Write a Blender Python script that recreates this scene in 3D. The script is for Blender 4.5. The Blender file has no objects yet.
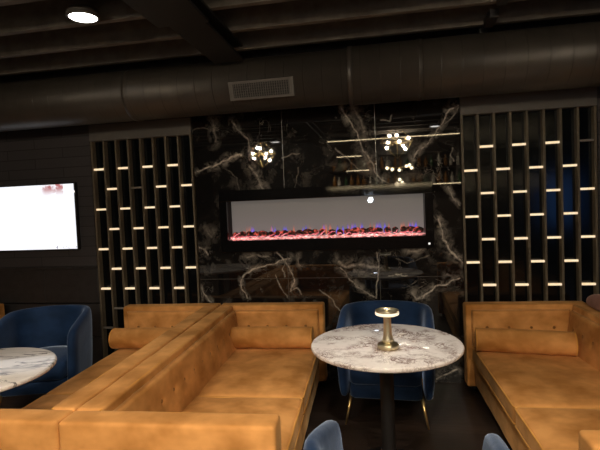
import bpy, bmesh, math, random
from math import sin, cos, pi, radians, sqrt
import numpy as np
from mathutils import Vector, Matrix, noise
random.seed(7)
S = bpy.context.scene
COL = S.collection

# ------------------------------------------------------------------ objects
def link(name, me, mat=None, parent=None):
    o = bpy.data.objects.new(name, me); COL.objects.link(o)
    if parent is not None: o.parent = parent
    if mat is not None:
        for m in (mat if isinstance(mat, (list, tuple)) else [mat]): me.materials.append(m)
    return o

def obj(name, bm, mat, parent=None, smooth=True, loc=(0, 0, 0), rot=(0, 0, 0)):
    me = bpy.data.meshes.new(name)
    bmesh.ops.recalc_face_normals(bm, faces=bm.faces)
    bm.to_mesh(me); bm.free()
    for p in me.polygons: p.use_smooth = smooth
    o = link(name, me, mat, parent); o.location = loc; o.rotation_euler = rot
    return o

def thing(name, label, cat, loc=(0, 0, 0), rotz=0, group=None):
    o = bpy.data.objects.new(name, None); COL.objects.link(o)
    o.empty_display_size = .1
    o.location = loc; o.rotation_euler = (0, 0, rotz)
    return tag(o, label, cat, group)

def tag(o, label, cat, group=None):
    o['label'] = label; o['category'] = cat
    if group: o['group'] = group
    return o

def struct(name, bm, mat, smooth=False, parent=None):
    o = obj(name, bm, mat, parent, smooth)
    if parent is None: o['kind'] = 'structure'
    return o

def kids(o): return [c for c in S.objects if c.parent == o]

def dup(root, loc, rotz, label, group=None):
    def rec(o, par):
        c = o.copy(); COL.objects.link(c)
        if par is not None: c.parent = par
        for k in kids(o): rec(k, c)
        return c
    r = rec(root, None)
    r.location = loc; r.rotation_euler = (0, 0, rotz); r['label'] = label
    if group: r['group'] = group
    return r

# ------------------------------------------------------------------ shapes
def add_box(bm, x0, x1, y0, y1, z0, z1, bev=0, seg=2):
    vs = [bm.verts.new((x, y, z)) for x in (x0, x1) for y in (y0, y1) for z in (z0, z1)]
    F = [(0, 1, 3, 2), (4, 6, 7, 5), (0, 4, 5, 1), (2, 3, 7, 6), (0, 2, 6, 4), (1, 5, 7, 3)]
    fs = [bm.faces.new([vs[i] for i in f]) for f in F]
    if bev:
        es = list({e for f in fs for e in f.edges})
        bmesh.ops.bevel(bm, geom=es, offset=bev, segments=seg, profile=.5, affect='EDGES')
    return bm

def box(*a, **k): return add_box(bmesh.new(), *a, **k)

def add_lathe(bm, prof, n=32, c=(0, 0, 0), axis='Z'):
    rings = []
    for r, z in prof:
        ring = []
        for i in range(n):
            a = 2 * pi * i / n
            p = (r * cos(a), r * sin(a), z)
            if axis == 'X': p = (p[2], p[0], p[1])
            if axis == 'Y': p = (p[0], p[2], p[1])
            ring.append(bm.verts.new((p[0] + c[0], p[1] + c[1], p[2] + c[2])))
        rings.append(ring)
    for a, b in zip(rings, rings[1:]):
        for i in range(n):
            j = (i + 1) % n
            bm.faces.new((a[i], a[j], b[j], b[i]))
    bm.faces.new(rings[0][::-1]); bm.faces.new(rings[-1])
    return bm

def lathe(prof, n=32, **k): return add_lathe(bmesh.new(), prof, n, **k)

def add_tube(bm, pts, r, n=8, closed=False, cap=True):
    pts = [Vector(p) for p in pts]; m = len(pts); rings = []
    up = Vector((0, 0, 1)); prev = None
    for i, p in enumerate(pts):
        if closed: t = (pts[(i + 1) % m] - pts[i - 1]).normalized()
        else: t = (pts[min(i + 1, m - 1)] - pts[max(i - 1, 0)]).normalized()
        if prev is None:
            a = t.cross(up)
            if a.length < 1e-3: a = t.cross(Vector((1, 0, 0)))
        else:
            a = prev - t * prev.dot(t)
        a.normalize(); prev = a; b = t.cross(a)
        rr = r[i] if isinstance(r, (list, tuple)) else r
        rings.append([bm.verts.new(p + a * rr * cos(2 * pi * k / n) + b * rr * sin(2 * pi * k / n)) for k in range(n)])
    prs = list(zip(rings, rings[1:])) + ([(rings[-1], rings[0])] if closed else [])
    for u, v in prs:
        for k in range(n):
            l = (k + 1) % n
            bm.faces.new((u[k], u[l], v[l], v[k]))
    if cap and not closed:
        bm.faces.new(rings[0][::-1]); bm.faces.new(rings[-1])
    return bm

def tube(*a, **k): return add_tube(bmesh.new(), *a, **k)

def rbox(x0, x1, y0, y1, z0, z1, r=.02, n=(10, 10, 6), crown=0, wob=0, seed=0):
    """soft upholstered block: gridded box with rounded edges, a crowned top and slight waviness"""
    bm = bmesh.new()
    h = Vector(((x1 - x0) / 2, (y1 - y0) / 2, (z1 - z0) / 2)); c = Vector(((x0 + x1) / 2, (y0 + y1) / 2, (z0 + z1) / 2))
    r = min(r, *h)
    vm = {}
    def coord(i, m, hh):
        # denser samples at the rounded ends
        k = 3
        if i <= k: return -hh + r * (1 - cos(i / k * pi / 2))
        if i >= m - k: return hh - r * (1 - cos((m - i) / k * pi / 2))
        return -hh + r + (2 * hh - 2 * r) * (i - k) / (m - 2 * k)
    N = [m + 6 for m in n]
    def V(i, j, k):
        key = (i, j, k)
        if key in vm: return vm[key]
        p = Vector((coord(i, N[0], h[0]), coord(j, N[1], h[1]), coord(k, N[2], h[2])))
        q = Vector([max(-(h[a] - r), min(h[a] - r, p[a])) for a in range(3)])
        d = p - q
        if d.length > 1e-9: p = q + d.normalized() * r
        u, v, w = p[0] / h[0], p[1] / h[1], p[2] / h[2]
        if crown and w > 0: p.z += crown * w * (1 - u ** 4) * (1 - v ** 4)
        if wob:
            nn = noise.noise_vector((p + c) * 5 + Vector((seed, 0, 0)))
            p += nn * wob
        vm[key] = bm.verts.new(p + c); return vm[key]
    def quad(a, b, c_, d): bm.faces.new((V(*a), V(*b), V(*c_), V(*d)))
    for i in range(N[0]):
        for j in range(N[1]):
            for k in (0, N[2]): quad((i, j, k), (i + 1, j, k), (i + 1, j + 1, k), (i, j + 1, k))
    for i in range(N[0]):
        for k in range(N[2]):
            for j in (0, N[1]): quad((i, j, k), (i + 1, j, k), (i + 1, j, k + 1), (i, j, k + 1))
    for j in range(N[1]):
        for k in range(N[2]):
            for i in (0, N[0]): quad((i, j, k), (i, j + 1, k), (i, j + 1, k + 1), (i, j, k + 1))
    return bm

# ------------------------------------------------------------------ materials
class NT:
    def __init__(s, name):
        s.m = bpy.data.materials.new(name); s.m.use_nodes = True
        s.t = s.m.node_tree; s.t.nodes.clear()
        s.out = s.t.nodes.new('ShaderNodeOutputMaterial')
    def n(s, kind, **kw):
        nd = s.t.nodes.new('ShaderNode' + kind)
        for k, v in kw.items():
            if k.startswith('_'): setattr(nd, k[1:], v)
        return nd
    def l(s, a, b): s.t.links.new(a, b)
    def val(s, sock, v):
        if hasattr(v, 'is_output') or isinstance(v, bpy.types.NodeSocket): s.l(v, sock)
        else: sock.default_value = v
    def math(s, op, a, b=None, clamp=False):
        nd = s.n('Math'); nd.operation = op; nd.use_clamp = clamp
        s.val(nd.inputs[0], a)
        if b is not None: s.val(nd.inputs[1], b)
        return nd.outputs[0]
    def vm(s, op, a, b=None, scale=None):
        nd = s.n('VectorMath'); nd.operation = op
        s.val(nd.inputs[0], a)
        if b is not None: s.val(nd.inputs[1], b)
        if scale is not None: s.val(nd.inputs['Scale'], scale)
        return nd.outputs['Value'] if op in ('DOT_PRODUCT', 'DISTANCE', 'LENGTH') else nd.outputs[0]
    def coord(s, scale=(1, 1, 1), rot=(0, 0, 0)):
        tc = s.n('TexCoord'); mp = s.n('Mapping')
        mp.inputs['Scale'].default_value = scale; mp.inputs['Rotation'].default_value = rot
        s.l(tc.outputs['Object'], mp.inputs[0]); return mp.outputs[0]
    def noise(s, v, scale, detail=3, rough=.5, dist=0, col=False):
        nd = s.n('TexNoise'); s.l(v, nd.inputs['Vector'])
        nd.inputs['Scale'].default_value = scale; nd.inputs['Detail'].default_value = detail
        nd.inputs['Roughness'].default_value = rough; nd.inputs['Distortion'].default_value = dist
        return nd.outputs['Color' if col else 'Fac']
    def ramp(s, f, stops):
        nd = s.n('ValToRGB'); s.l(f, nd.inputs[0]); e = nd.color_ramp.elements
        while len(e) < len(stops): e.new(.5)
        for el, (p, c) in zip(e, stops):
            el.position = p; el.color = (c[0], c[1], c[2], 1) if isinstance(c, tuple) else (c, c, c, 1)
        return nd.outputs[0]
    def maprange(s, v, a, b, c, d, smooth=True):
        nd = s.n('MapRange'); nd.interpolation_type = 'SMOOTHSTEP' if smooth else 'LINEAR'
        s.val(nd.inputs[0], v)
        for i, x in enumerate((a, b, c, d)): nd.inputs[1 + i].default_value = x
        return nd.outputs[0]
    def mix(s, f, a, b):
        nd = s.n('Mix'); nd.data_type = 'RGBA'
        s.val(nd.inputs[0], f)
        for i, x in ((6, a), (7, b)):
            if isinstance(x, tuple): x = (x[0], x[1], x[2], 1)
            s.val(nd.inputs[i], x)
        return nd.outputs[2]
    def bump(s, h, strength=.3, dist=.01):
        nd = s.n('Bump'); s.l(h, nd.inputs['Height'])
        nd.inputs['Strength'].default_value = strength; nd.inputs['Distance'].default_value = dist
        return nd.outputs[0]
    def pbr(s, base, rough=.5, metal=0, normal=None, emis=None, estr=0, sheen=0, tint=None, coat=0, spec=None):
        b = s.n('BsdfPrincipled')
        if isinstance(base, tuple): base = (base[0], base[1], base[2], 1)
        s.val(b.inputs['Base Color'], base); s.val(b.inputs['Roughness'], rough); s.val(b.inputs['Metallic'], metal)
        if normal is not None: s.l(normal, b.inputs['Normal'])
        if emis is not None:
            if isinstance(emis, tuple): emis = (emis[0], emis[1], emis[2], 1)
            s.val(b.inputs['Emission Color'], emis); s.val(b.inputs['Emission Strength'], estr)
        if sheen:
            b.inputs['Sheen Weight'].default_value = sheen; b.inputs['Sheen Roughness'].default_value = .35
            if tint: b.inputs['Sheen Tint'].default_value = (*tint, 1)
        if coat: b.inputs['Coat Weight'].default_value = coat; b.inputs['Coat Roughness'].default_value = .05
        if spec is not None: b.inputs['Specular IOR Level'].default_value = spec
        s.l(b.outputs[0], s.out.inputs[0]); return s.m

def plain(name, col, rough=.5, metal=0, nscale=30, namp=.15, bump=0, **k):
    t = NT(name); v = t.coord()
    f = t.noise(v, nscale, 4, .6)
    lo = tuple(c * (1 - namp) for c in col); hi = tuple(min(1, c * (1 + namp)) for c in col)
    c = t.ramp(f, [(.3, lo), (.7, hi)])
    nrm = t.bump(f, bump, .004) if bump else None
    return t.pbr(c, rough, metal, nrm, **k)

def emitter(name, col, strength, var=0):
    t = NT(name); e = t.n('Emission'); e.inputs[1].default_value = strength
    if var:
        f = t.noise(t.coord(), 60, 2)
        c = t.ramp(f, [(.3, tuple(x * (1 - var) for x in col)), (.7, col)]); t.l(c, e.inputs[0])
    else: e.inputs[0].default_value = (*col, 1)
    t.l(e.outputs[0], t.out.inputs[0]); return t.m

def velvet(name, dark, lite, sheen_col, sheen=.35, seed=0):
    t = NT(name); v = t.coord((1, 1, 1.3), (0, 0, seed))
    f = t.noise(v, 4.2, 3, .5, .15)
    f2 = t.noise(v, 15, 3, .5, .2)
    ff = t.math('ADD', t.math('MULTIPLY', f, .87), t.math('MULTIPLY', f2, .13))
    c = t.ramp(ff, [(.36, dark), (.64, lite)])
    g = t.noise(v, 350, 2)
    h = t.math('ADD', t.math('MULTIPLY', ff, 1.5), t.math('MULTIPLY', g, .08))
    return t.pbr(c, .75, 0, t.bump(h, .35, .012), sheen=sheen, tint=sheen_col, spec=.2)

M = {}
M['amber'] = velvet('amber_velvet', (.40, .165, .036), (.74, .355, .112), (1, .72, .38), .25)
M['amber_pipe'] = velvet('amber_piping', (.5, .22, .04), (.72, .35, .08), (1, .75, .4), .3)
M['button'] = plain('amber_button', (.30, .13, .03), .8)
M['navy'] = velvet('navy_velvet', (.005, .019, .058), (.014, .041, .112), (.55, .7, 1), .65)
M['mauve'] = velvet('mauve_velvet', (.22, .11, .09), (.36, .2, .17), (1, .8, .7), .3)
M['gold'] = plain('brushed_gold', (.85, .62, .28), .28, 1, namp=.06)
M['lampgold'] = plain('polished_pale_brass', (.92, .82, .56), .33, 1, namp=.04)
M['blackmetal'] = plain('black_painted_metal', (.012, .011, .011), .45)
M['screenmetal'] = plain('bronze_painted_metal', (.115, .093, .062), .55)
M['header'] = plain('dark_bronze_header', (.105, .097, .088), .6, nscale=12, namp=.08)
M['joist'] = plain('black_painted_joist', (.125, .11, .092), .8, nscale=9, namp=.3)
M['deck'] = plain('black_painted_deck', (.04, .037, .033), .85, nscale=6, namp=.3)
M['paint'] = plain('charcoal_paint', (.02, .019, .019), .7, nscale=5, namp=.2)
M['bulb'] = emitter('warm_bulb', (1, .84, .63), 720)
M['led'] = emitter('warm_led_tape', (1, .78, .45), 40, .7)
M['downlight'] = emitter('downlight_lens', (1, .97, .9), 12)
M['foot'] = plain('black_plastic_foot', (.01, .01, .01), .5)

# duct: painted metal with faint spiral seams
t = NT('painted_duct'); v = t.coord()
sx = t.n('SeparateXYZ'); t.l(v, sx.inputs[0])
w = t.math('FRACT', t.math('MULTIPLY', sx.outputs[0], 6.8))
seam = t.maprange(w, 0, .05, 1, 0)
f = t.noise(v, 5, 4)
c = t.mix(seam, t.ramp(f, [(.3, (.050, .043, .036)), (.7, (.066, .057, .047))]), (.035, .03, .025))
M['duct'] = t.pbr(c, .42, .25, t.bump(t.math('ADD', seam, t.math('MULTIPLY', f, .6)), .35, .006))

# black stone with pale veins, each vein at its own place on the slabs
VEINS = [(0.0137, 0.9, [(-1.751, 1.933), (-1.64, 1.964), (-1.481, 2.011), (-1.383, 2.051), (-1.267, 2.063)]), (0.0119, 0.5, [(-1.346, 2.396), (-1.275, 2.3), (-1.204, 2.186), (-1.184, 2.022)]), (0.0222, 0.55, [(-1.186, 1.967), (-1.126, 1.846), (-1.084, 1.734)]), (0.02, 0.35, [(-1.528, 2.418), (-1.524, 2.317), (-1.52, 2.207)]), (0.0074, 0.3, [(-1.729, 2.322), (-1.582, 2.33)]), (0.0087, 0.45, [(-0.893, 2.032), (-0.819, 2.054), (-0.736, 2.067)]), (0.0074, 0.4, [(-0.76, 1.935), (-0.764, 1.836), (-0.786, 1.748)]), (0.0119, 0.7, [(-0.345, 2.428), (-0.271, 2.301), (-0.19, 2.121), (-0.158, 2.05), (-0.069, 1.871), (0.038, 1.752)]), (0.0245, 0.4, [(-0.232, 2.428), (-0.183, 2.329), (-0.153, 2.188)]), (0.0245, 0.35, [(-0.176, 2.051), (-0.128, 1.917), (-0.029, 1.782)]), (0.0074, 0.45, [(-0.403, 2.065), (-0.318, 1.989), (-0.182, 1.868)]), (0.0101, 0.7, [(0.646, 2.385), (0.539, 2.326), (0.512, 2.244), (0.436, 2.14), (0.359, 2.052), (0.256, 1.964)]), (0.0074, 0.5, [(0.645, 2.368), (0.57, 2.274), (0.453, 2.164)]), (0.0074, 0.5, [(0.58, 2.03), (0.57, 1.955), (0.601, 1.894)]), (0.0087, 0.5, [(-0.012, 2.291), (0.055, 2.277), (0.082, 2.318)]), (0.0137, 0.9, [(0.433, 1.433), (0.472, 1.346), (0.51, 1.251), (0.565, 1.138), (0.644, 1.042)]), (0.0101, 0.7, [(0.53, 1.694), (0.569, 1.599), (0.64, 1.528)]), (0.0074, 0.5, [(0.306, 1.653), (0.369, 1.522), (0.416, 1.425)]), (0.011, 0.7, [(-1.293, 0.741), (-1.337, 0.835), (-1.313, 0.938), (-1.242, 1.011), (-1.125, 1.047), (-0.992, 1.081), (-0.859, 1.124)]), (0.02, 0.45, [(-1.265, 1.124), (-1.177, 1.159), (-1.064, 1.138)]), (0.0074, 0.5, [(-1.005, 0.98), (-0.955, 0.859), (-0.912, 0.758)]), (0.0101, 0.7, [(-0.881, 0.822), (-0.83, 0.922), (-0.863, 1.033), (-0.952, 1.135), (-0.978, 1.173)]), (0.0087, 0.6, [(-0.881, 0.831), (-0.815, 0.84), (-0.762, 0.793)]), (0.011, 0.5, [(-0.774, 1.15), (-0.768, 1.077), (-0.724, 1.049)]), (0.0087, 0.5, [(-0.887, 1.125), (-0.938, 1.025), (-0.922, 0.951)]), (0.0245, 0.5, [(-0.414, 1.07), (-0.336, 1.015), (-0.229, 1.031), (-0.09, 1.011)]), (0.0087, 0.6, [(-0.076, 1.152), (-0.083, 0.949), (-0.099, 0.744)]), (0.011, 0.6, [(-0.39, 1.016), (-0.305, 0.907), (-0.211, 0.816), (-0.107, 0.753)]), (0.02, 0.6, [(0.213, 0.795), (0.262, 0.742), (0.314, 0.768)]), (0.0119, 0.8, [(0.313, 0.751), (0.416, 0.829), (0.516, 0.862), (0.624, 0.896)]), (0.0155, 0.4, [(0.502, 0.94), (0.567, 0.905), (0.617, 0.922)]), (0.0155, 0.5, [(0.182, 1.164), (0.257, 1.145), (0.308, 1.169)]), (0.0074, 0.5, [(-0.596, 0.81), (-0.518, 0.728), (-0.431, 0.637)]), (0.011, 0.6, [(-1.738, 1.256), (-1.69, 1.217), (-1.643, 1.169)]), (0.011, 0.6, [(-1.731, 0.838), (-1.704, 0.771), (-1.628, 0.714)]), (0.0146, 0.8, [(0.394, 0.038), (0.471, 0.075), (0.58, 0.13)]), (0.0065, 0.35, [(-1.435, 1.963), (-1.324, 1.883), (-1.321, 1.754)]), (0.0155, 0.3, [(-1.65, 1.414), (-1.595, 1.337), (-1.563, 1.374)]), (0.0074, 0.35, [(0.077, 1.096), (0.204, 1.058), (0.374, 1.107)])]
def vein_mask(XZ):
    """strength of the pale veins at the given points of the wall (numpy, Nx2)"""
    out = np.zeros(len(XZ)); soft = np.zeros(len(XZ))
    for wd, st, pl in VEINS:
        dmin = np.full(len(XZ), 9.)
        for (ax, az), (bx, bz) in zip(pl, pl[1:]):
            ba = np.array([bx - ax, bz - az]); pa = XZ - np.array([ax, az])
            h = np.clip(pa @ ba / (ba @ ba), 0, 1)
            dmin = np.minimum(dmin, np.linalg.norm(pa - h[:, None] * ba, axis=1))
        out = np.maximum(out, min(1, st * 1.25) * np.clip((wd * 1.0 - dmin) / (wd * .9), 0, 1))
        if wd > .01: soft = np.maximum(soft, st * np.clip(1 - dmin / (wd * 5), 0, 1) ** 1.5)
    return out, soft
t = NT('black_marble'); tc = t.n('TexCoord'); P0 = tc.outputs['Object']
at = t.n('Attribute'); at.attribute_name = 'vein'; sv = t.n('SeparateColor'); t.l(at.outputs['Color'], sv.inputs[0])
br = t.maprange(t.noise(P0, 30, 5, .7), .36, .6, .35, 1.1)
brs = t.maprange(t.noise(P0, 11, 6, .68, .5), .42, .70, 0, .9)
core = t.math('MAXIMUM', t.math('MULTIPLY', t.math('POWER', sv.outputs[0], 1.5), br), t.math('MULTIPLY', sv.outputs[1], brs))
cl = t.noise(P0, 2.3, 5, .62, 1.2); cl2 = t.noise(P0, 7, 6, .7, .6)
cloud = t.math('MULTIPLY', t.maprange(cl, .45, .72, 0, 1), t.maprange(cl2, .42, .7, .0, .16))
thin = t.math('ABSOLUTE', t.math('SUBTRACT', t.noise(P0, 2.6, 4, .6, 1.6), .5))
thin = t.math('MULTIPLY', t.maprange(thin, 0, .006, .22, 0), t.maprange(t.noise(P0, 3.1, 2), .5, .65, 0, 1))
allv = t.math('ADD', t.math('MAXIMUM', core, thin), cloud, clamp=True)
base = t.mix(t.math('MULTIPLY', allv, .95), (.007, .0065, .0066), (.84, .77, .68))
sx = t.n('SeparateXYZ'); t.l(P0, sx.inputs[0])
jx = None
for x in (-.884, -.058):
    d = t.math('ABSOLUTE', t.math('SUBTRACT', sx.outputs[0], x)); jx = d if jx is None else t.math('MINIMUM', jx, d)
jz = t.math('ABSOLUTE', t.math('SUBTRACT', sx.outputs[2], .93))
j = t.maprange(t.math('MINIMUM', jx, jz), .0015, .004, 1, 0)
base = t.mix(j, base, (.05, .045, .04))
M['blackmarble'] = t.pbr(base, t.math('ADD', t.math('MULTIPLY', j, .3), .022), 0, spec=.75)

def white_marble(name, sc, veincol, seed, wide):
    t = NT(name); v = t.coord((1, 1, 1), (0, 0, seed))
    a = t.noise(v, sc, 6, .68, 1.4)
    r = t.math('ABSOLUTE', t.math('SUBTRACT', a, .5))
    m = t.maprange(r, 0, wide, 1, 0)
    b = t.noise(v, sc * 2.3, 6, .7, .8)
    m2 = t.maprange(t.math('ABSOLUTE', t.math('SUBTRACT', b, .5)), 0, wide * .8, .8, 0)
    br = t.maprange(t.noise(v, sc * .8, 3, .6), .38, .62, .05, 1)
    mm = t.math('MULTIPLY', t.math('MAXIMUM', m, m2), br)
    base = t.mix(t.noise(v, sc * 1.2, 4), (.92, .88, .84), (.82, .73, .68))
    return t.pbr(t.mix(mm, base, veincol), .03, 0)
M['tabletop'] = white_marble('pink_white_marble', 8, (.22, .135, .115), .4, .06)

t = NT('grey_streaked_marble'); v = t.coord((1, 3.2, 1), (0, 0, -.9))
a = t.noise(v, 2.3, 5, .6, .9); m = t.maprange(t.math('ABSOLUTE', t.math('SUBTRACT', a, .5)), 0, .028, 1, 0)
m = t.math('MULTIPLY', m, t.maprange(t.noise(v, 3, 2), .4, .6, .15, 1))
M['tabletop_grey'] = t.pbr(t.mix(m, (.88, .82, .78), (.09, .07, .08)), .12, 0, spec=.3)

# floor boards running along x
t = NT('dark_oak_boards'); v = t.coord()
bk = t.n('TexBrick'); t.l(v, bk.inputs['Vector'])
bk.inputs['Scale'].default_value = 1; bk.inputs['Brick Width'].default_value = 1.3; bk.inputs['Row Height'].default_value = .13
bk.inputs['Mortar Size'].default_value = .0025; bk.offset = .37
bk.inputs['Color1'].default_value = (.026, .016, .011, 1); bk.inputs['Color2'].default_value = (.014, .009, .007, 1)
bk.inputs['Mortar'].default_value = (.002, .0015, .001, 1)
g = t.noise(t.coord((1.2, 14, 1)), 4, 5, .65, .4)
c = t.mix(t.maprange(g, .35, .7, 0, .65), bk.outputs[0], (.045, .028, .02))
M['floor'] = t.pbr(c, t.maprange(g,   .3, .7, .38, .55), 0, t.bump(g, .15, .003))

# dark panelled wall: horizontal painted boards
t = NT('charcoal_boarded_wall'); v = t.coord((1, 1, 1), (radians(90), 0, 0))
bk = t.n('TexBrick'); t.l(v, bk.inputs['Vector'])
bk.inputs['Scale'].default_value = 1; bk.inputs['Brick Width'].default_value = .62; bk.inputs['Row Height'].default_value = .098
bk.inputs['Mortar Size'].default_value = .004
bk.inputs['Color1'].default_value = (.046, .042, .045, 1); bk.inputs['Color2'].default_value = (.036, .033, .036, 1)
bk.inputs['Mortar'].default_value = (.012, .011, .012, 1)
M['boards'] = t.pbr(bk.outputs[0], .6, 0, t.bump(t.noise(t.coord((1, 1, 9)), 7, 4), .3, .004))
M['wainscot'] = plain('charcoal_wainscot', (.024, .022, .023), .5, nscale=14, namp=.25)
M['backing'] = plain('gloss_black_backing', (.002, .003, .004), .14, spec=.35)

# ------------------------------------------------------------------ room
X0, X1, Y0, Y1 = -6.4, 4.3, -7.3, .2
struct('floor', box(X0 - .2, X1 + .2, Y0 - .2, Y1 + .2, -.1, 0), M['floor'])
struct('wall_back', box(X0, X1, Y1, Y1 + .15, 0, 3.1), M['paint'])
struct('wall_left', box(X0 - .15, X0, Y0, Y1, 0, 3.1), M['paint'])
struct('wall_right', box(X1, X1 + .15, Y0, Y1, 0, 3.1), M['paint'])
struct('wall_front', box(X0, X1, Y0 - .15, Y0, 0, 3.1), M['paint'])
ceil = struct('ceiling', box(X0, X1, Y0, Y1, 3.1, 3.2), M['deck'])
y = -.02
while y > -5.2:
    obj('joist', box(X0, X1, y - .045, y, 2.86, 3.1, bev=.003), M['joist'], ceil, False)
    y -= .405
bm = box(-1.28, -1.04, -5.2, -.59, 2.735, 2.755); add_box(bm, -1.175, -1.145, -5.2, -.59, 2.755, 2.84); add_box(bm, -1.28, -1.04, -5.2, -.59, 2.84, 2.859)
obj('beam', bm, M['blackmetal'], ceil, False)
bm = box(-1.33, -1.0, -2.2, -1.42, 2.715, 2.7345, bev=.004)
obj('splice_plate', bm, M['blackmetal'], ceil, False)
for yy in (-.3, -.66, -1.05):
    obj('bridging_block', box(.74, .80, yy - .1, yy + .1, 2.80, 2.859, bev=.004), M['blackmetal'], ceil, False)
# panelling left of the lattice and right of it
struct('wall_left_panel', box(X0, -2.80, .0, Y1, 1.075, 3.1), M['boards'])
struct('trim_1', box(X0, -2.80, -.012, Y1, 1.05, 1.075, bev=.004), M['wainscot'])
bm = bmesh.new()
x = X0
while x < -2.85:
    add_box(bm, x, min(x + .6, -2.8), .004, Y1, 0, .36, bev=.006); add_box(bm, x, min(x + .6, -2.8), .004, Y1, .368, .70, bev=.006)
    add_box(bm, x, min(x + .6, -2.8), .004, Y1, .708, 1.05, bev=.006); x += .6
struct('wall_left_wainscot', bm, M['wainscot'])
struct('wall_right_panel', box(1.705, X1, .0, Y1, 0, 3.1), M['boards'])

# black marble cladding with an opening for the fire
fx0, fx1, fz0, fz1 = -1.47, .38, 1.22, 1.72
bm = bmesh.new()
for a in ((-1.735, fx0, 0, 2.7), (fx1, .648, 0, 2.7), (fx0, fx1, 0, fz0), (fx0, fx1, fz1, 2.7)):
    add_box(bm, a[0], a[1], .004, Y1, a[2], a[3])
wm = struct('wall_marble', bm, M['blackmarble'])
# polished face of the slabs: a fine grid that carries the vein pattern of the stone
stp = .0065
xs = sorted(set(list(np.arange(-1.735, .648, stp)) + [.648])); zs = list(np.arange(0, 2.7001, stp))
gx, gz = np.meshgrid(xs, zs, indexing='ij'); nX, nZ = gx.shape
co = np.stack([gx.ravel(), np.zeros(gx.size), gz.ravel()], 1)
warp = np.array([list(noise.noise_vector(Vector((a * 5, 3, b * 5))) * .028 + noise.noise_vector(Vector((a * 17, 7, b * 17))) * .014 + noise.noise_vector(Vector((a * 45, 9, b * 45))) * .003) for a, _, b in co])
m1, m2 = vein_mask(co[:, [0, 2]] + warp[:, [0, 2]])
idx = np.arange(gx.size).reshape(nX, nZ)
q = np.stack([idx[:-1, :-1], idx[1:, :-1], idx[1:, 1:], idx[:-1, 1:]], -1).reshape(-1, 4)
cx = co[q].mean(1); keep = ~((cx[:, 0] > fx0) & (cx[:, 0] < fx1) & (cx[:, 2] > fz0) & (cx[:, 2] < fz1)); q = q[keep]
me = bpy.data.meshes.new('slab_face'); me.from_pydata(co.tolist(), [], q.tolist())
ca = me.color_attributes.new('vein', 'FLOAT_COLOR', 'POINT')
ca.data.foreach_set('color', np.stack([m1, m2, 0 * m1, 0 * m1 + 1], 1).astype(np.float32).ravel())
link('slab_face', me, M['blackmarble'], wm)

# ------------------------------------------------------------------ slatted screens with lit bars
U = .128
def screen(xbase, odd, label, dims, group):
    th = thing('slatted_screen', label, 'screen', (xbase, 0, 0), 0, group)
    w = 8 * U
    obj('header', box(-.012, w + .012, -.012, .12, 2.29, 2.447, bev=.003), M['header'], th, False)
    obj('back_panel', box(-.012, w + .012, .055, .195, .0, 2.29), M['backing'], th, False)
    for i in range(9):
        obj('slat', box(i * U - .0095, i * U + .0095, -.004, .055, .0, 2.29, bev=.002), M['screenmetal'], th, False)
    for r in range(1, 12):
        z = 1.6 + 4.7925 * U - r * 1.5223 * U
        for c in range(1, 9):
            if (c + r) % 2 != odd: continue
            x0 = (c - 1) * U + .0105; x1 = c * U - .0105
            dim = (r, c) in dims
            obj('light_bar', box(x0, x1, -.002, .02, z - .009, z + .009, bev=.003), M['bar_dim'] if dim else M['bar'], th, False)
    return th
t = NT('lit_bar'); e = t.n('Emission'); v = t.coord()
sx = t.n('SeparateXYZ'); t.l(v, sx.inputs[0])
zf = t.maprange(sx.outputs[2], .9, 1.9, 0, 1)
t.l(t.mix(t.math('MULTIPLY', t.noise(v, 45, 3), 1.0), (1, .58, .2), (1, .92, .74)), e.inputs[0])
e.inputs[1].default_value = 1.05; t.l(e.outputs[0], t.out.inputs[0]); M['bar'] = t.m
M['bar_dim'] = plain('unlit_bar', (.22, .2, .18), .4)
screen((.5 - 22.2325) * U, 0, 'tall slatted black screen with lit bars beside the white television', {(2, 4), (8, 2), (9, 1)}, None)
screen((.5 - 22.2325 + 26.9186) * U, 1, 'tall slatted black screen with lit bars right of the fireplace', {(1, 8)}, None)

# ------------------------------------------------------------------ television
tv = thing('television', 'wall-mounted television glowing white on the dark boarded wall', 'television', (-3.54, 0, 1.575))
M['tvframe'] = plain('tv_bezel', (.015, .015, .016), .35)
obj('casing', box(-.583, .583, -.048, -.002, -.33, .33, bev=.006), M['tvframe'], tv, False)
t = NT('tv_picture'); v = t.coord(); sx = t.n('SeparateXYZ'); t.l(v, sx.inputs[0])
X, Z = sx.outputs[0], sx.outputs[2]
nz = t.noise(v, 14, 4, .6)
red = t.math('MULTIPLY', t.maprange(Z, .19, .30, 0, 1), t.math('MULTIPLY', t.maprange(X, .19, .27, 0, 1), t.maprange(X, .455, .465, 1, 0)))
red = t.math('MULTIPLY', red, t.maprange(nz, .42, .55, .2, 1), clamp=True)
sp = t.math('MULTIPLY', t.maprange(t.noise(v, 38, 2), .63, .68, 0, 1), t.math('MULTIPLY', t.maprange(Z, -.28, -.19, 1, 0), t.maprange(X, .15, .35, 0, 1)))
c = t.mix(red, (.93, .95, 1), (.45, .16, .16)); c = t.mix(sp, c, (.15, .12, .2))
e = t.n('Emission'); t.l(c, e.inputs[0]); e.inputs[1].default_value = 1.15; t.l(e.outputs[0], t.out.inputs[0])
obj('display', box(-.572, .572, -.051, -.047, -.318, .318), t.m, tv, False)
obj('status_light', box(.574, .58, -.052, -.046, .23, .25), emitter('status_glow', (1, .95, .9), 1.2), tv, False)

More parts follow.
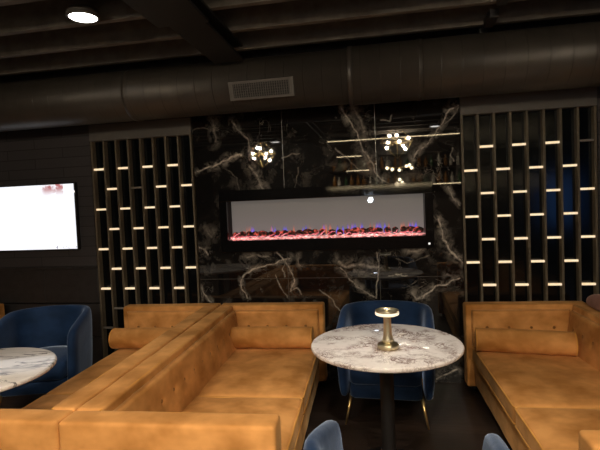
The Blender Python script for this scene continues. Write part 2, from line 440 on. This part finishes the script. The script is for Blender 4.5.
# ------------------------------------------------------------------ electric fireplace
fp = thing('electric_fireplace', 'wide black linear electric fireplace set in the marble wall', 'fireplace', (-.545, 0, 1.18))
M['fpframe'] = plain('gloss_black_glass', (.004, .004, .005), .06, spec=.6)
a0, a1 = -.955, .955; b0, b1 = -.885, .885; H = .57
bm = box(a0, a1, -.03, -.001, 0, .108, bev=.003)
add_box(bm, a0, a1, -.03, -.001, .47, H, bev=.003); add_box(bm, a0, b0, -.03, -.001, .108, .47); add_box(bm, b1, a1, -.03, -.001, .108, .47)
obj('frame', bm, M['fpframe'], fp, False)
t = NT('lit_screen'); v = t.coord(); sx = t.n('SeparateXYZ'); t.l(v, sx.inputs[0])
f = t.noise(v, 3, 3); zz = t.maprange(sx.outputs[2], .1, .47, 0, 1)
c = t.mix(zz, (.20, .165, .17), (.13, .115, .10)); c = t.mix(t.math('MULTIPLY', f, .5), c, (.2, .18, .16))
M['fpback'] = t.pbr((.12, .11, .1), .6, 0, emis=c, estr=.72)
obj('back_screen', box(b0, b1, .115, .13, .10, .48), M['fpback'], fp, False)
M['charblack'] = plain('matt_black_lining', (.01, .01, .01), .8)
bm = box(b0, b1, -.001, .115, .095, .108); add_box(bm, b0, b1, -.001, .115, .47, .48)
add_box(bm, b0 - .01, b0, -.001, .13, .095, .48); add_box(bm, b1, b1 + .01, -.001, .13, .095, .48)
obj('lining', bm, M['charblack'], fp, False)
# ember bed
t = NT('ember_bed'); v = t.coord()
n_ = t.noise(v, 34, 4, .6); m_ = t.noise(v, 11, 2)
c = t.ramp(n_, [(.35, (.9, .12, .10)), (.5, (1, .35, .32)), (.68, (1, .75, .68))])
e = t.n('Emission'); t.l(c, e.inputs[0]); t.l(t.maprange(m_, .3, .7, .7, 2.0), e.inputs[1]); t.l(e.outputs[0], t.out.inputs[0])
bm = bmesh.new()
nx, ny = 180, 6
g = [[bm.verts.new((b0 + (b1 - b0) * i / nx, .005 + .105 * j / ny, .112 + .018 * noise.noise(Vector((i * .31, j * .5, 0))) + .012 * (j / ny))) for j in range(ny + 1)] for i in range(nx + 1)]
for i in range(nx):
    for j in range(ny): bm.faces.new((g[i][j], g[i + 1][j], g[i + 1][j + 1], g[i][j + 1]))
obj('ember_bed', bm, t.m, fp)['kind'] = 'stuff'
t = NT('charred_log'); v = t.coord(); n_ = t.noise(v, 28, 4, .65)
t.pbr(t.ramp(n_, [(.4, (.02, .012, .01)), (.7, (.10, .05, .04))]), .9, 0, t.bump(n_, .8, .01), emis=t.ramp(n_, [(.52, (0, 0, 0)), (.68, (1, .12, .08))]), estr=1.0)
M['log'] = t.m
t = NT('glowing_twig'); n_ = t.noise(t.coord(), 30, 3); e = t.n('Emission')
t.l(t.ramp(n_, [(.35, (.6, .05, .08)), (.6, (1, .32, .36))]), e.inputs[0]); e.inputs[1].default_value = 1.2; t.l(e.outputs[0], t.out.inputs[0]); M['twig'] = t.m
x = b0 + .05
while x < b1 - .05:
    L = random.uniform(.05, .10); a = random.uniform(-.5, .5); yy = random.uniform(.05, .085); zc = .155 + random.uniform(-.004, .01)
    pts = [(x + (k / 4 - .5) * L * cos(a) , yy + (k / 4 - .5) * L * .3 * sin(a * 3), zc + (k / 4 - .5) * L * sin(a) * .5) for k in range(5)]
    obj('log', tube(pts, [.016, .027, .030, .026, .016], 9), M['log'], fp)
    if random.random() < 1.0:
        a2 = random.choice((-1, 1, 1)) * random.uniform(.0, .8); L2 = random.uniform(.04, .11)
        pts = [(x + (k / 3 - .5) * L2 * cos(a2), .03 + random.uniform(0, .01), .135 + (k / 3) * L2 * random.choice((.15, .5, .8)) * abs(sin(a2)) + (0 if a2 > 0 else 0)) for k in range(4)]
        obj('twig', tube(pts, [.004, .006, .005, .003], 6), M['twig'], fp)
    x += random.uniform(.055, .085)
def flame_mat(name, c1, c2, st):
    t = NT(name); v = t.coord(); sx = t.n('SeparateXYZ'); t.l(v, sx.inputs[0])
    f = t.maprange(sx.outputs[2], .13, .25, 1, 0)
    em = t.n('Emission'); t.l(t.mix(f, c2, c1), em.inputs[0]); em.inputs[1].default_value = st
    tr = t.n('BsdfTransparent'); mx = t.n('MixShader'); t.l(t.math('MULTIPLY', f, .75), mx.inputs[0])
    t.l(tr.outputs[0], mx.inputs[1]); t.l(em.outputs[0], mx.inputs[2]); t.l(mx.outputs[0], t.out.inputs[0]); return t.m
fm = [flame_mat('blue_flame', (.12, .12, 1), (.2, .12, .6), 1.1), flame_mat('orange_flame', (1, .28, .12), (.8, .25, .2), .8)]
for kind, nn in ((0, 22), (1, 26)):
    bm = bmesh.new()
    for k in range(nn):
        x = random.uniform(b0 + .06, b1 - .05); yy = random.uniform(.09, .108); hh = random.uniform(.08, .15) * (1.25 if kind else 1); wd = random.uniform(.010, .018) * (.55 if kind else 1)
        add_lathe(bm, [(wd * .5, 0), (wd, hh * .22), (wd * .7, hh * .5), (wd * .3, hh * .8), (.0006, hh)], 8, c=(x, yy, .135))
    o = obj('blue_flames' if kind == 0 else 'orange_flames', bm, fm[kind], fp); o['kind'] = 'stuff'
t = NT('fire_glass'); gl = t.n('BsdfGlossy'); gl.inputs['Roughness'].default_value = .015
tr = t.n('BsdfTransparent'); fr = t.n('Fresnel'); fr.inputs[0].default_value = 1.6; mx = t.n('MixShader')
t.l(fr.outputs[0], mx.inputs[0]); t.l(tr.outputs[0], mx.inputs[1]); t.l(gl.outputs[0], mx.inputs[2]); t.l(mx.outputs[0], t.out.inputs[0])
obj('glass_front', box(b0, b1, -.012, -.008, .108, .47), t.m, fp, False)
obj('power_button', box(.906, .922, -.033, -.030, .030, .046), emitter('button_glow', (1, .95, .9), 1.1), fp, False)

# ------------------------------------------------------------------ duct
t_ = thing('air_duct', 'round black painted air duct running along the ceiling above the fireplace', 'duct', (0, -.35, 2.6))
def cyl(xa, xb, r): return lathe([(r, xa), (r, xb)], 48, axis='X')
obj('duct_section', cyl(X0 + .01, -.226, .213), M['duct'], t_)
obj('duct_section', cyl(-.226, X1 - .01, .226), M['duct'], t_)
for x, r in ((-2.09, .213), (-3.9, .213), (-.226, .226), (.30, .226), (2.0, .226)):
    obj('joint_band', lathe([(r, -.02), (r + .004, -.018), (r + .0045, 0), (r + .004, .018), (r, .02)], 48, axis='X', c=(x, 0, 0)), M['duct'], t_)
vt = thing('air_vent', 'rectangular grille set into the front of the black air duct', 'vent', (-.915, -.556, 2.512), 0); vt.rotation_euler[0] = radians(18)
bm = box(-.26, .26, -.012, .0, -.072, -.052); add_box(bm, -.26, .26, -.012, 0, .052, .072)
add_box(bm, -.26, -.225, -.012, 0, -.052, .052); add_box(bm, .225, .26, -.012, 0, -.052, .052)
obj('vent_frame', bm, M['header'], vt, False)
bm = box(-.225, .225, .0, .03, -.052, .052); obj('vent_backing', bm, M['charblack'], vt, False)
M['grille'] = plain('grey_grille', (.10, .095, .09), .5)
bm = bmesh.new()
for i in range(25):
    x = -.22 + i * .44 / 24; add_box(bm, x - .003, x + .003, -.008, -.002, -.052, .052)
for i in range(5):
    z = -.04 + i * .02; add_box(bm, -.225, .225, -.002, .0, z - .0012, z + .0012)
obj('grille', bm, M['grille'], vt, False)
add = box(-.26, .26, .0, .06, -.072, -.066); add_box(add, -.26, .26, 0, .06, .066, .072); add_box(add, -.26, -.254, 0, .06, -.066, .066); add_box(add, .254, .26, 0, .06, -.066, .066)
obj('vent_collar', add, M['duct'], vt, False)

# ------------------------------------------------------------------ ceiling downlight
dl = thing('downlight', 'round bright white downlight hanging under the black joists', 'ceiling light', (-1.84, -1.41, 2.84))
obj('housing', lathe([(.03, .06), (.075, .055), (.098, .03), (.102, .0), (.086, -.004), (.086, .008), (.01, .01)], 40), plain('downlight_rim', (.09, .08, .07), .5), dl)
obj('lens', lathe([(.001, -.002), (.06, -.003), (.084, .0), (.084, .006)], 40), M['downlight'], dl)

dup(dl, (-.02, -1.43, 2.84), 0, 'round downlight straight above the pink-white marble table, just out of the picture')
for dx_, dy_, lb in ((-2.07, -4.90, 'round downlight behind the viewer, mirrored as a dash in the upper marble'), (.9, -4.25, 'round downlight added for fill, above and behind the viewer to the right'), (-1.3, -3.85, 'round downlight added for fill, above and behind the viewer to the left')):  # the last two are added to light the sofas from behind the viewer
    dup(dl, (dx_, dy_, 2.84), 0, lb)

# ------------------------------------------------------------------ sofas
LS, WS, HS = 2.35, .93, .73
TH = .13
def pad(w, h, depth, buttons, place, nx, nz, inset=.02):
    """tufted panel: buttons at (u,v) metres pull the surface in; place(u,v,d) -> local point"""
    bm = bmesh.new(); g = []
    for i in range(nx + 1):
        row = []
        for j in range(nz + 1):
            u = w * i / nx; v = h * j / nz
            e = min(u, w - u, v, h - v)
            d = depth * min(1, sqrt(max(0, 1 - (1 - min(1, e / .02)) ** 2)))
            d += .010 * sin(pi * u / w) * sin(pi * v / h)
            for (bu, bv) in buttons:
                du, dv = u - bu, v - bv
                q = math.hypot(du, dv)
                d -= .014 * math.exp(-(q / .018) ** 2) + .003 * math.exp(-(q / .05) ** 2)
                d -= .0018 * math.exp(-(du / .008) ** 2) * math.exp(-(dv / .06) ** 2)
            d += .003 * noise.noise(Vector((u * 9, v * 9, w)))
            row.append(bm.verts.new(place(u, v, d)))
        g.append(row)
    for i in range(nx):
        for j in range(nz): bm.faces.new((g[i][j], g[i + 1][j], g[i + 1][j + 1], g[i][j + 1]))
    # back skin to close it
    rim = [g[i][0] for i in range(nx + 1)] + [g[nx][j] for j in range(1, nz + 1)] + [g[i][nz] for i in range(nx - 1, -1, -1)] + [g[0][j] for j in range(nz - 1, 0, -1)]
    bm.faces.new(rim)
    return bm

def make_sofa(label):
    """faces +x, length along y, origin under its middle"""
    s = thing('booth_sofa', label, 'sofa', (0, 0, 0), 0, None)
    xb, xf, yn, yf = -WS / 2, WS / 2, -LS / 2, LS / 2
    m = M['amber']
    obj('backrest', rbox(xb, xb + TH, yn + TH, yf - TH, .06, HS, .016, (4, 60, 14), wob=.003), m, s)
    for sg in (-1, 1):
        y0, y1 = (yn, yn + TH) if sg < 0 else (yf - TH, yf)
        a = obj('arm', rbox(xb, xf, y0, y1, .05, HS, .018, (24, 4, 14), wob=.003, seed=sg), m, s)
        # tufted inner panel of the arm
        w = WS - TH - .055; z0, hh = .38, .308
        bs = [(.125 + k * .168, .168) for k in range(4)]
        yy = y1 if sg < 0 else y0; dr = 1 if sg < 0 else -1
        x0 = xb + TH + .012
        p = obj('inner_panel', pad(w, hh, .022, bs, lambda u, v, d: (x0 + u, yy + dr * d, z0 + v), 60, 22), m, a)
        for bu, bv in bs:
            obj('button', lathe([(.001, -.002), (.011, -.001), (.012, .002), (.008, .006), (.001, .007)], 12, axis='Y', c=(0, 0, 0)), M['button'], p, loc=(x0 + bu, yy + dr * .016, z0 + bv), rot=(0, 0, 0 if dr > 0 else pi))
        # welt along the frame edge
        e = TH - .012 if sg < 0 else .012
        zt = HS - .004
        obj('piping', tube([(xf - .02, y0 + e, .12), (xf - .014, y0 + e, HS - .05), (xf - .02, y0 + e, HS - .02), (xf - .045, y0 + e, zt - .001), (xb + TH, y0 + e, zt - .001)], .0045, 6), M['amber_pipe'], a)
        for fx in (xb + .07, xf - .07):
            obj('foot', lathe([(.02, 0), (.028, .052)], 12), M['foot'], s, loc=(fx, (y0 + y1) / 2, 0))
    w = LS - 2 * TH - .04; z0, hh = .38, .308
    bs = [(.16 + k * .1631, .168) for k in range(12)]
    def place(u, v, d): return (xb + TH + d + .05 * (1 - v / hh) ** 1.2, yn + TH + .02 + u, z0 + v)
    bk = [c for c in kids(s) if c.name.startswith('backrest')][0]
    p = obj('inner_panel', pad(w, hh, .024, bs, place, 150, 22), m, bk)
    for bu, bv in bs:
        obj('button', lathe([(.001, -.002), (.011, -.001), (.012, .002), (.008, .006), (.001, .007)], 12, axis='X'), M['button'], p, loc=place(bu, bv, .016))
    obj('piping', tube([(xb + TH - .012, yn + TH, HS - .005), (xb + TH - .012, 0, HS - .005), (xb + TH - .012, yf - TH, HS - .005)], .0045, 6), M['amber_pipe'], bk)
    obj('seat_base', rbox(xb + TH - .01, xf - .058, yn + TH - .01, yf - TH + .01, .07, .28, .015, (8, 40, 8), wob=.006), m, s)
    # two seat cushions with welted edges
    ysp = -.10
    for (a, b) in ((yn + TH + .006, ysp - .004), (ysp + .004, yf - TH - .006)):
        c = obj('seat_cushion', rbox(xb + TH + .012, xf - .04, a, b, .275, .40, .028, (16, 22, 5), crown=.014, wob=.006, seed=a), m, s)
        for z in (.388, .287):
            x0, x1, q = xb + TH + .024, xf - .04, .02
            pts = []
            for (cx, cy, a0) in ((x1 - q, b - q, 0), (x0 + q, b - q, 90), (x0 + q, a + q, 180), (x1 - q, a + q, 270)):
                for k in range(5): pts.append((cx + (q - .002) * cos(radians(a0 + k * 22.5)), cy + (q - .002) * sin(radians(a0 + k * 22.5)), z))
            full = []
            for i in range(len(pts)):
                A = Vector(pts[i]); B = Vector(pts[(i + 1) % len(pts)]); st = max(1, int((B - A).length / .05))
                for k in range(st):
                    P_ = A.lerp(B, k / st); P_.z += .002 * noise.noise(P_ * 6); full.append(P_)
            obj('piping', tube(full, .006, 6, closed=True), M['amber_pipe'], c)
    return s

sofa = make_sofa('amber velvet tufted booth sofa facing right, just left of the pink-white table')
SG = 'amber velvet booth sofas'
sofa.location = (-.965, -1.255, 0); sofa.rotation_euler = (0, 0, radians(2.4)); sofa['group'] = SG
dup(sofa, (-1.886, -1.295, 0), radians(180 + 2.9), 'amber velvet booth sofa back to back with its neighbour, facing the left marble table', SG).scale = (.96, -1, 1)
dup(sofa, (1.113, -1.25, 0), radians(180 + 1.5), 'amber velvet booth sofa on the right, in front of the right screen', SG).scale = (1, -1, 1)
dup(sofa, (-4.235, -1.27, 0), radians(1), 'amber velvet sofa whose arm end shows at the far left below the television', SG)

# bolsters, loose on the seats
def make_bolster(label, L=.68):
    b = thing('bolster_pillow', label, 'bolster cushion', (0, 0, 0), 0, 'bolsters')
    R = .087
    prof = [(.002, -L / 2 - .004), (R * .5, -L / 2 - .003), (R * .9, -L / 2), (R, -L / 2 + .012)]
    for k in range(1, 24): prof.append((R * (1 + .03 * sin(pi * k / 24) + .012 * sin(k * 2.1)), -L / 2 + .012 + (L - .024) * k / 24))
    prof += [(R, L / 2 - .012), (R * .9, L / 2), (R * .5, L / 2 + .003), (.002, L / 2 + .004)]
    bm = lathe(prof, 36, axis='X')
    for v in bm.verts: v.co += noise.noise_vector(v.co * 7) * .004; v.co.z += R
    obj('cover', bm, M['amber'], b)
    for sg in (-1, 1):
        pts = [(sg * (L / 2 - .004), R * .97 * cos(a), R + R * .97 * sin(a)) for a in [2 * pi * k / 32 for k in range(32)]]
        obj('piping', tube(pts, .0055, 6, closed=True), M['amber_pipe'], b)
    return b
b1_ = make_bolster('amber velvet bolster against the far arm of the sofa left of the table')
b1_.location = (-.955, -.40, .412); b1_.rotation_euler = (0, 0, radians(1.5))
dup(b1_, (-2.02, -.46, .412), radians(2.5), 'amber velvet bolster at the end of the sofa nearest the blue armchair under the television', 'bolsters')
dup(b1_, (1.0, -.44, .412), radians(-8), 'amber velvet bolster on the right sofa in front of the right screen', 'bolsters')

# ------------------------------------------------------------------ barrel armchairs
def make_chair(label, mat, name='barrel_armchair'):
    """opens towards -y, origin on the floor under the seat"""
    c = thing(name, label, 'armchair', (0, 0, 0), 0, 'barrel armchairs')
    hw, t, yb, yt = .295, .085, .27, -.31
    path = []
    n = 44
    R = hw
    segs = []
    Ls = (yb - R * .8) - yt
    for k in range(12): segs.append((-hw, yt + (Ls) * k / 12))
    for k in range(n - 23):
        a = pi - pi * k / (n - 24)
        segs.append((hw * cos(a), (yb - R * .8) + R * .8 * sin(a) ** .8 if sin(a) > 1e-6 else yb - R * .8))
    for k in range(1, 13): segs.append((hw, (yb - R * .8) - Ls * k / 12))
    N = len(segs)
    pts = [Vector((x, y, 0)) for x, y in segs]
    bm = bmesh.new(); rings = []
    K = 14
    for i, p in enumerate(pts):
        tg = (pts[min(i + 1, N - 1)] - pts[max(i - 1, 0)]).normalized(); nr = Vector((tg.y, -tg.x, 0))
        # height: level round the back, falling towards the arm tips
        fy = (yb - p.y) / (yb - yt)
        top = .785 - .115 * max(0, (fy - .25) / .75) ** 1.3
        bot = .19
        end = min(i, N - 1 - i)
        sc = (.45, .80, .95, 1)[min(end, 3)]
        tt = t * sc; top -= (1 - sc) * .07; 
        rise = .02 * (1 - sc)
        ring = []
        for k in range(K):
            a = 2 * pi * k / K
            # superellipse section, taller than wide
            ca, sa = cos(a), sin(a)
            ex = .5 if sa > 0 else .35
            xx = abs(ca) ** .45 * (1 if ca > 0 else -1) * tt / 2
            zz = abs(sa) ** .55 * (1 if sa > 0 else -1)
            zc, hz = (top + bot) / 2, (top - bot) / 2
            lean = .028 * ((zc + zz * hz - bot) / .6)
            ring.append(bm.verts.new(p + nr * (xx - lean * (1 if True else 0)) + Vector((0, 0, zc + zz * hz + rise))))
        rings.append(ring)
    for a, b in zip(rings, rings[1:]):
        for k in range(K): bm.faces.new((a[k], a[(k + 1) % K], b[(k + 1) % K], b[k]))
    bm.faces.new(rings[0]); bm.faces.new(rings[-1][::-1])
    sh = obj('shell', bm, mat, c)
    md = sh.modifiers.new('Subdivision', 'SUBSURF'); md.levels = 1; md.render_levels = 1
    # seat cushion, rounded at the back
    def seat(z0, z1, hw2, yb2, yt2):
        bm = bmesh.new(); out = []
        for k in range(33):
            a = pi * k / 32
            out.append((hw2 * cos(a), yb2 - .2 + .2 * sin(a)))
        out += [(-hw2, yt2 + .03), (-hw2 + .03, yt2), (hw2 - .03, yt2), (hw2, yt2 + .03)]
        lv = [(z0, .97), (z0 + .01, 1), (z1 - .03, 1), (z1 - .012, .985), (z1, .95), (z1 + .008, .7), (z1 + .012, .35)]
        rs = [[bm.verts.new((x * f, yt2 * .5 + yb2 * .5 + (y - yt2 * .5 - yb2 * .5) * f, z)) for x, y in out] for z, f in lv]
        for a, b in zip(rs, rs[1:]):
            for k in range(len(out)): l = (k + 1) % len(out); bm.faces.new((a[k], a[l], b[l], b[k]))
        bm.faces.new(rs[0][::-1]); bm.faces.new(rs[-1]); return bm
    obj('seat_base', seat(.195, .30, .254, .235, -.30), mat, c)
    obj('seat_cushion', seat(.305, .43, .25, .235, -.325), mat, c)
    for sx_ in (-1, 1):
        for (y0_, y1_) in ((-.24, -.30), (.18, .27)):
            obj('leg', tube([(sx_ * .25, y0_, .205), (sx_ * .268, (y0_ + y1_) / 2, .1), (sx_ * .29, y1_, .0)], [.013, .011, .007], 10), M['gold'], c)
    return c
AG = 'navy velvet barrel armchairs'
ch = make_chair('navy velvet barrel armchair with gold legs behind the pink-white marble table', M['navy'])
ch.location = (-.02, -.56, 0); ch.rotation_euler = (0, 0, radians(-3)); ch['group'] = AG
dup(ch, (-2.85, -.70, 0), radians(16), 'navy velvet barrel armchair on the left, under the television', AG)
dup(ch, (.045, -2.50, 0), radians(180 - 5), 'navy velvet armchair at the bottom edge, only its two arm tips showing', AG)
# soft bag left on the top edge of the right sofa's back
bg = thing('handbag', 'mauve brown bag with a dark strap resting on the back of the right sofa', 'bag', (1.535, -.42, .731), radians(2))
bm = rbox(-.055, .055, -.17, .17, 0, .12, .05, (6, 14, 6), crown=.0, wob=.012, seed=5)
for v in bm.verts:
    k = v.co.z / .12; v.co.x *= 1 - .35 * k; v.co.z *= 1 - .55 * (v.co.y / .17) ** 2 * k
    if v.co.z < .004: v.co.z = 0
obj('pouch', bm, M['mauve'], bg)
obj('strap', tube([(.01, -.13, .05), (.045, -.10, .10), (.05, -.03, .125), (.05, .04, .12), (.04, .10, .08), (.02, .12, .04)], [.012, .015, .016, .016, .015, .012], 8), M['charblack'], bg)

# ------------------------------------------------------------------ tables
def make_table(label, loc, mat, rot=0):
    T = thing('pedestal_table', label, 'table', loc, rot)
    R = .44
    obj('tabletop', lathe([(.002, .738), (R - .012, .738), (R - .004, .741), (R, .747), (R, .757), (R - .004, .763), (R - .012, .765), (.002, .765)], 96), mat, T)
    obj('column', lathe([(.06, .026), (.045, .05), (.041, .09), (.040, .70), (.045, .712)], 32), M['blackmetal'], T)
    obj('mounting_plate', lathe([(.12, .712), (.12, .738)], 32), M['blackmetal'], T)
    obj('base_plate', lathe([(.23, 0), (.23, .012), (.215, .018), (.06, .026)], 48), M['blackmetal'], T)
    obj('collar', lathe([(.0455, .10), (.049, .103), (.049, .118), (.043, .122)], 32), plain('steel_collar', (.7, .65, .58), .2, 1), T)
    return T
make_table('round pink-white marble pedestal table holding the small brass lamp', (-.02, -1.385, 0), M['tabletop'])
make_table('round grey-streaked marble table at the left edge, in front of the blue armchair', (-2.27, -2.01, 0), M['tabletop_grey'], .3)

# small cordless lamp on the table
lp = thing('table_lamp', 'small brass cordless lamp standing on the marble table', 'lamp', (-.005, -1.49, .765))
obj('lamp_base', lathe([(.055, 0), (.059, .003), (.060, .022), (.056, .028), (.044, .031), (.036, .038)], 40), M['lampgold'], lp)
obj('stem', lathe([(.036, .036), (.029, .055), (.0245, .085), (.022, .13), (.021, .175), (.021, .186)], 32), M['lampgold'], lp)
obj('lamp_head', lathe([(.022, .184), (.05, .186), (.060, .190), (.063, .196), (.064, .214), (.062, .219), (.066, .216), (.05, .208), (.012, .205)], 48), M['lampgold'], lp)
t = NT('lamp_diffuser'); t.pbr((.85, .8, .7), .4, emis=(1, .86, .62), estr=.9)
obj('diffuser', lathe([(.0655, .1935), (.0665, .196), (.0665, .206), (.0655, .2085), (.063, .2085), (.063, .1935)], 48), t.m, lp)
obj('top_knob', lathe([(.006, .203), (.009, .212), (.005, .222), (.001, .224)], 16), M['lampgold'], lp)

# ------------------------------------------------------------------ the rest of the room, seen mirrored in the marble
def make_chandelier(label, loc, R=.34, nb=8, scale=1):
    c = thing('chandelier', label, 'chandelier', loc, 0, 'chandeliers behind the viewer')
    rods = bmesh.new()
    top, bot = Vector((0, 0, R)), Vector((0, 0, -R)); mid = [Vector((R * cos(a), R * sin(a), 0)) for a in [pi / 4 * (1 + 2 * k) + .3 for k in range(4)]]
    for k in range(4):
        add_tube(rods, [top, mid[k]], .006, 6); add_tube(rods, [bot, mid[k]], .006, 6); add_tube(rods, [mid[k], mid[(k + 1) % 4]], .006, 6)
    obj('cage', rods, M['gold'], c)
    obj('hub', lathe([(.01, -.04), (.035, -.03), (.04, 0), (.035, .03), (.01, .04)], 16), M['gold'], c)
    for k in range(nb):
        zz = -.75 + 1.5 * (k + .5) / nb; a = k * 2.4; rr = sqrt(1 - zz * zz)
        d = Vector((rr * cos(a), rr * sin(a), zz)) * .20
        arm = obj('arm', tube([(0, 0, 0), tuple(d * .9)], .006, 6), M['gold'], c)
        prof = [(.002, -.023)] + [(.023 * cos(b), .023 * sin(b)) for b in [radians(x) for x in range(-75, 90, 15)]] + [(.002, .023)]
        obj('bulb', lathe(prof, 14), M['bulb'], arm, loc=tuple(d * 1.08))
    obj('hanging_rod', tube([(0, 0, R), (0, 0, 3.1 - loc[2])], .008, 8), M['blackmetal'], c)
    return c
c1 = make_chandelier('gold caged chandelier with round bulbs, mirrored left in the marble', (-2.517, -5.55, 2.70), .30)
c2 = dup(c1, (.267, -4.65, 2.662), .5, 'gold caged chandelier with round bulbs, mirrored above the fireplace')
c3 = thing('pendant_light', 'low pendant light with small bulbs mirrored above the fireplace', 'pendant light', (.32, -5.45, 2.25), 0)
obj('hanging_rod', tube([(0, 0, .0), (0, 0, .85)], .008, 8), M['blackmetal'], c3)
obj('crossbar', tube([(-.25, 0, 0), (.25, 0, 0)], .01, 8), M['gold'], c3)
M['dimbulb'] = emitter('dim_warm_bulb', (1, .80, .5), 45)
for dx, dz in ((-.24, 0), (-.14, -.03), (.0, -.05), (.14, .02), (.2, .04), (.24, -.02), (.0, -.24), (.05, -.30), (-.05, -.32)):
    prof = [(.002, -.03)] + [(.03 * cos(b), .03 * sin(b)) for b in [radians(x) for x in range(-75, 90, 30)]] + [(.002, .03)]
    obj('bulb', lathe(prof, 12), M['dimbulb'], c3, loc=(dx, 0, dz))

bar = thing('bar_shelving', 'dark bar shelving with lit edges mirrored in the marble', 'bar shelving', (-1.2, -6.25, 0))
M['barwood'] = plain('black_bar_wood', (.03, .022, .018), .4)
bw = 4.6
obj('back_board', box(0, bw, -.42, -.36, 0, 3.0), M['barwood'], bar, False)
obj('cabinet', box(0, bw, -.36, .0, 0, .95, bev=.01), M['barwood'], bar, False)
for z in (1.93, 2.30, 2.62, 2.97):
    obj('shelf', box(0, bw, -.36, -.02, z - .03, z, bev=.004), M['barwood'], bar, False)
for z, xa, xb_ in ((2.955, 0, bw), (1.915, 0, bw), (2.285, .4, .9), (2.605, .2, .75)):
    obj('led_strip', box(xa, xb_, -.02, -.012, z - .004, z + .004), M['led'], bar, False)
bl = [plain('bottle_amber', (.35, .16, .04), .08), plain('bottle_clear', (.8, .76, .66), .06), plain('bottle_green', (.05, .12, .05), .08)]
bp = [(.002, 0), (.034, 0), (.038, .01), (.038, .17), (.033, .20), (.016, .23), (.014, .285), (.016, .288), (.016, .30), (.002, .30)]
protos = []
k = 0
for row, (z, n_) in enumerate(((1.93, 26), (2.30, 26))):
    for i in range(n_):
        kind = random.randrange(3); sc = random.uniform(.75, 1.0)
        x = -1.1 + i * .135 + random.uniform(-.02, .02)
        if len(protos) <= 2:
            o = obj('bottle', lathe(bp, 16), bl[len(protos)]); protos.append(o)
        else:
            o = protos[kind].copy(); COL.objects.link(o)
        o.location = (x, -6.42, z); o.scale = (1, 1, sc)
        tag(o, 'liquor bottle standing in a row on the bar shelving behind the viewer', 'bottle', 'bottles on the bar shelving')
# small cool spot lamp at eye height whose mirror image flares in the fireplace glass
sl = thing('spot_lamp', 'small cool white lamp mirrored in the fireplace glass', 'lamp', (-.29, -6.16, 1.63))
obj('lamp_body', lathe([(.03, -.09), (.065, -.02), (.065, .0)], 20, axis='Y'), M['blackmetal'], sl)
obj('lens', lathe([(.002, .0), (.058, .0), (.058, .004), (.002, .006)], 20, axis='Y'), emitter('cool_lens', (.75, .85, 1), 90), sl)
obj('bracket', box(-.01, .01, -.09, -.06, -.68, .0), M['blackmetal'], sl, False)
# blue-lit screen on the far wall
bs_ = thing('blue_screen', 'wall screen glowing blue behind the viewer', 'screen', (3.75, -7.25, 1.5))
obj('casing', box(-.5, .5, -.04, .02, -.6, .5, bev=.01), M['tvframe'], bs_, False)
obj('display', box(-.48, .48, .02, .024, -.58, .48), emitter('blue_picture', (.12, .35, 1), 1.5), bs_, False)

# ------------------------------------------------------------------ lamps
def area(name, loc, rot, size, power, col):
    l = bpy.data.lights.new(name, 'AREA'); l.energy = power; l.size = size; l.color = col; l.shape = 'DISK'
    o = bpy.data.objects.new(name, l); COL.objects.link(o); o.location = loc; o.rotation_euler = rot; return o
def spot(name, loc, power, col, ang=110, parent=None, r=.08):
    l = bpy.data.lights.new(name, 'SPOT'); l.energy = power; l.color = col; l.spot_size = radians(ang); l.spot_blend = .6; l.shadow_soft_size = r
    o = bpy.data.objects.new(name, l); COL.objects.link(o); o.location = loc; return o
spot('downlight_beam', (-1.84, -1.41, 2.83), 32, (1, .93, .82), 100)
spot('downlight_beam', (-.02, -1.43, 2.83), 85, (1, .94, .86), 52)
spot('downlight_beam', (-2.07, -4.90, 2.83), 230, (1, .86, .67), 158)
spot('downlight_beam', (.9, -4.25, 2.83), 290, (1, .86, .67), 158)  # beam of an added fill downlight, brightens the sofas and the right side
spot('downlight_beam', (-1.3, -3.85, 2.83), 90, (1, .86, .67), 158)  # beam of the other added fill downlight, for the sofas
spot('bar_fill_beam', (-1.0, -5.2, 2.8), 220, (1, .82, .6), 130)  # unseen fill spot without a fixture, added to brighten the bar bottles
spot('bar_fill_beam', (2.2, -5.2, 2.8), 220, (1, .82, .6), 130)  # second added fill for the bottles, further along the bar

w = bpy.data.worlds.new('World'); S.world = w; w.use_nodes = True
w.node_tree.nodes['Background'].inputs[0].default_value = (.5, .45, .4, 1)
w.node_tree.nodes['Background'].inputs[1].default_value = .02

# ------------------------------------------------------------------ camera
f, yaw, pit, rol = 467.73, .1797, -.0444, -.0416
C = Vector((0, -4.1516, 1.6))
F = Vector((-sin(yaw) * cos(pit), cos(yaw) * cos(pit), sin(pit)))
r = Vector((cos(yaw), sin(yaw), 0)); u = r.cross(F)
r2 = r * cos(rol) + u * sin(rol); u2 = -r * sin(rol) + u * cos(rol)
cam = bpy.data.cameras.new('camera'); cam.sensor_width = 36; cam.lens = f / 600 * 36; cam.clip_start = .05
co = bpy.data.objects.new('camera', cam); COL.objects.link(co)
m = Matrix((r2, u2, -F)).transposed().to_4x4(); m.translation = C; co.matrix_world = m
S.camera = co
vs = S.view_settings
vs.view_transform = 'Standard'; vs.look = 'None'; vs.gamma = 1; vs.exposure = 0; vs.use_curve_mapping = False
S.cycles.max_bounces = 8; S.cycles.use_denoising = True
S.cycles.sample_clamp_indirect = 20
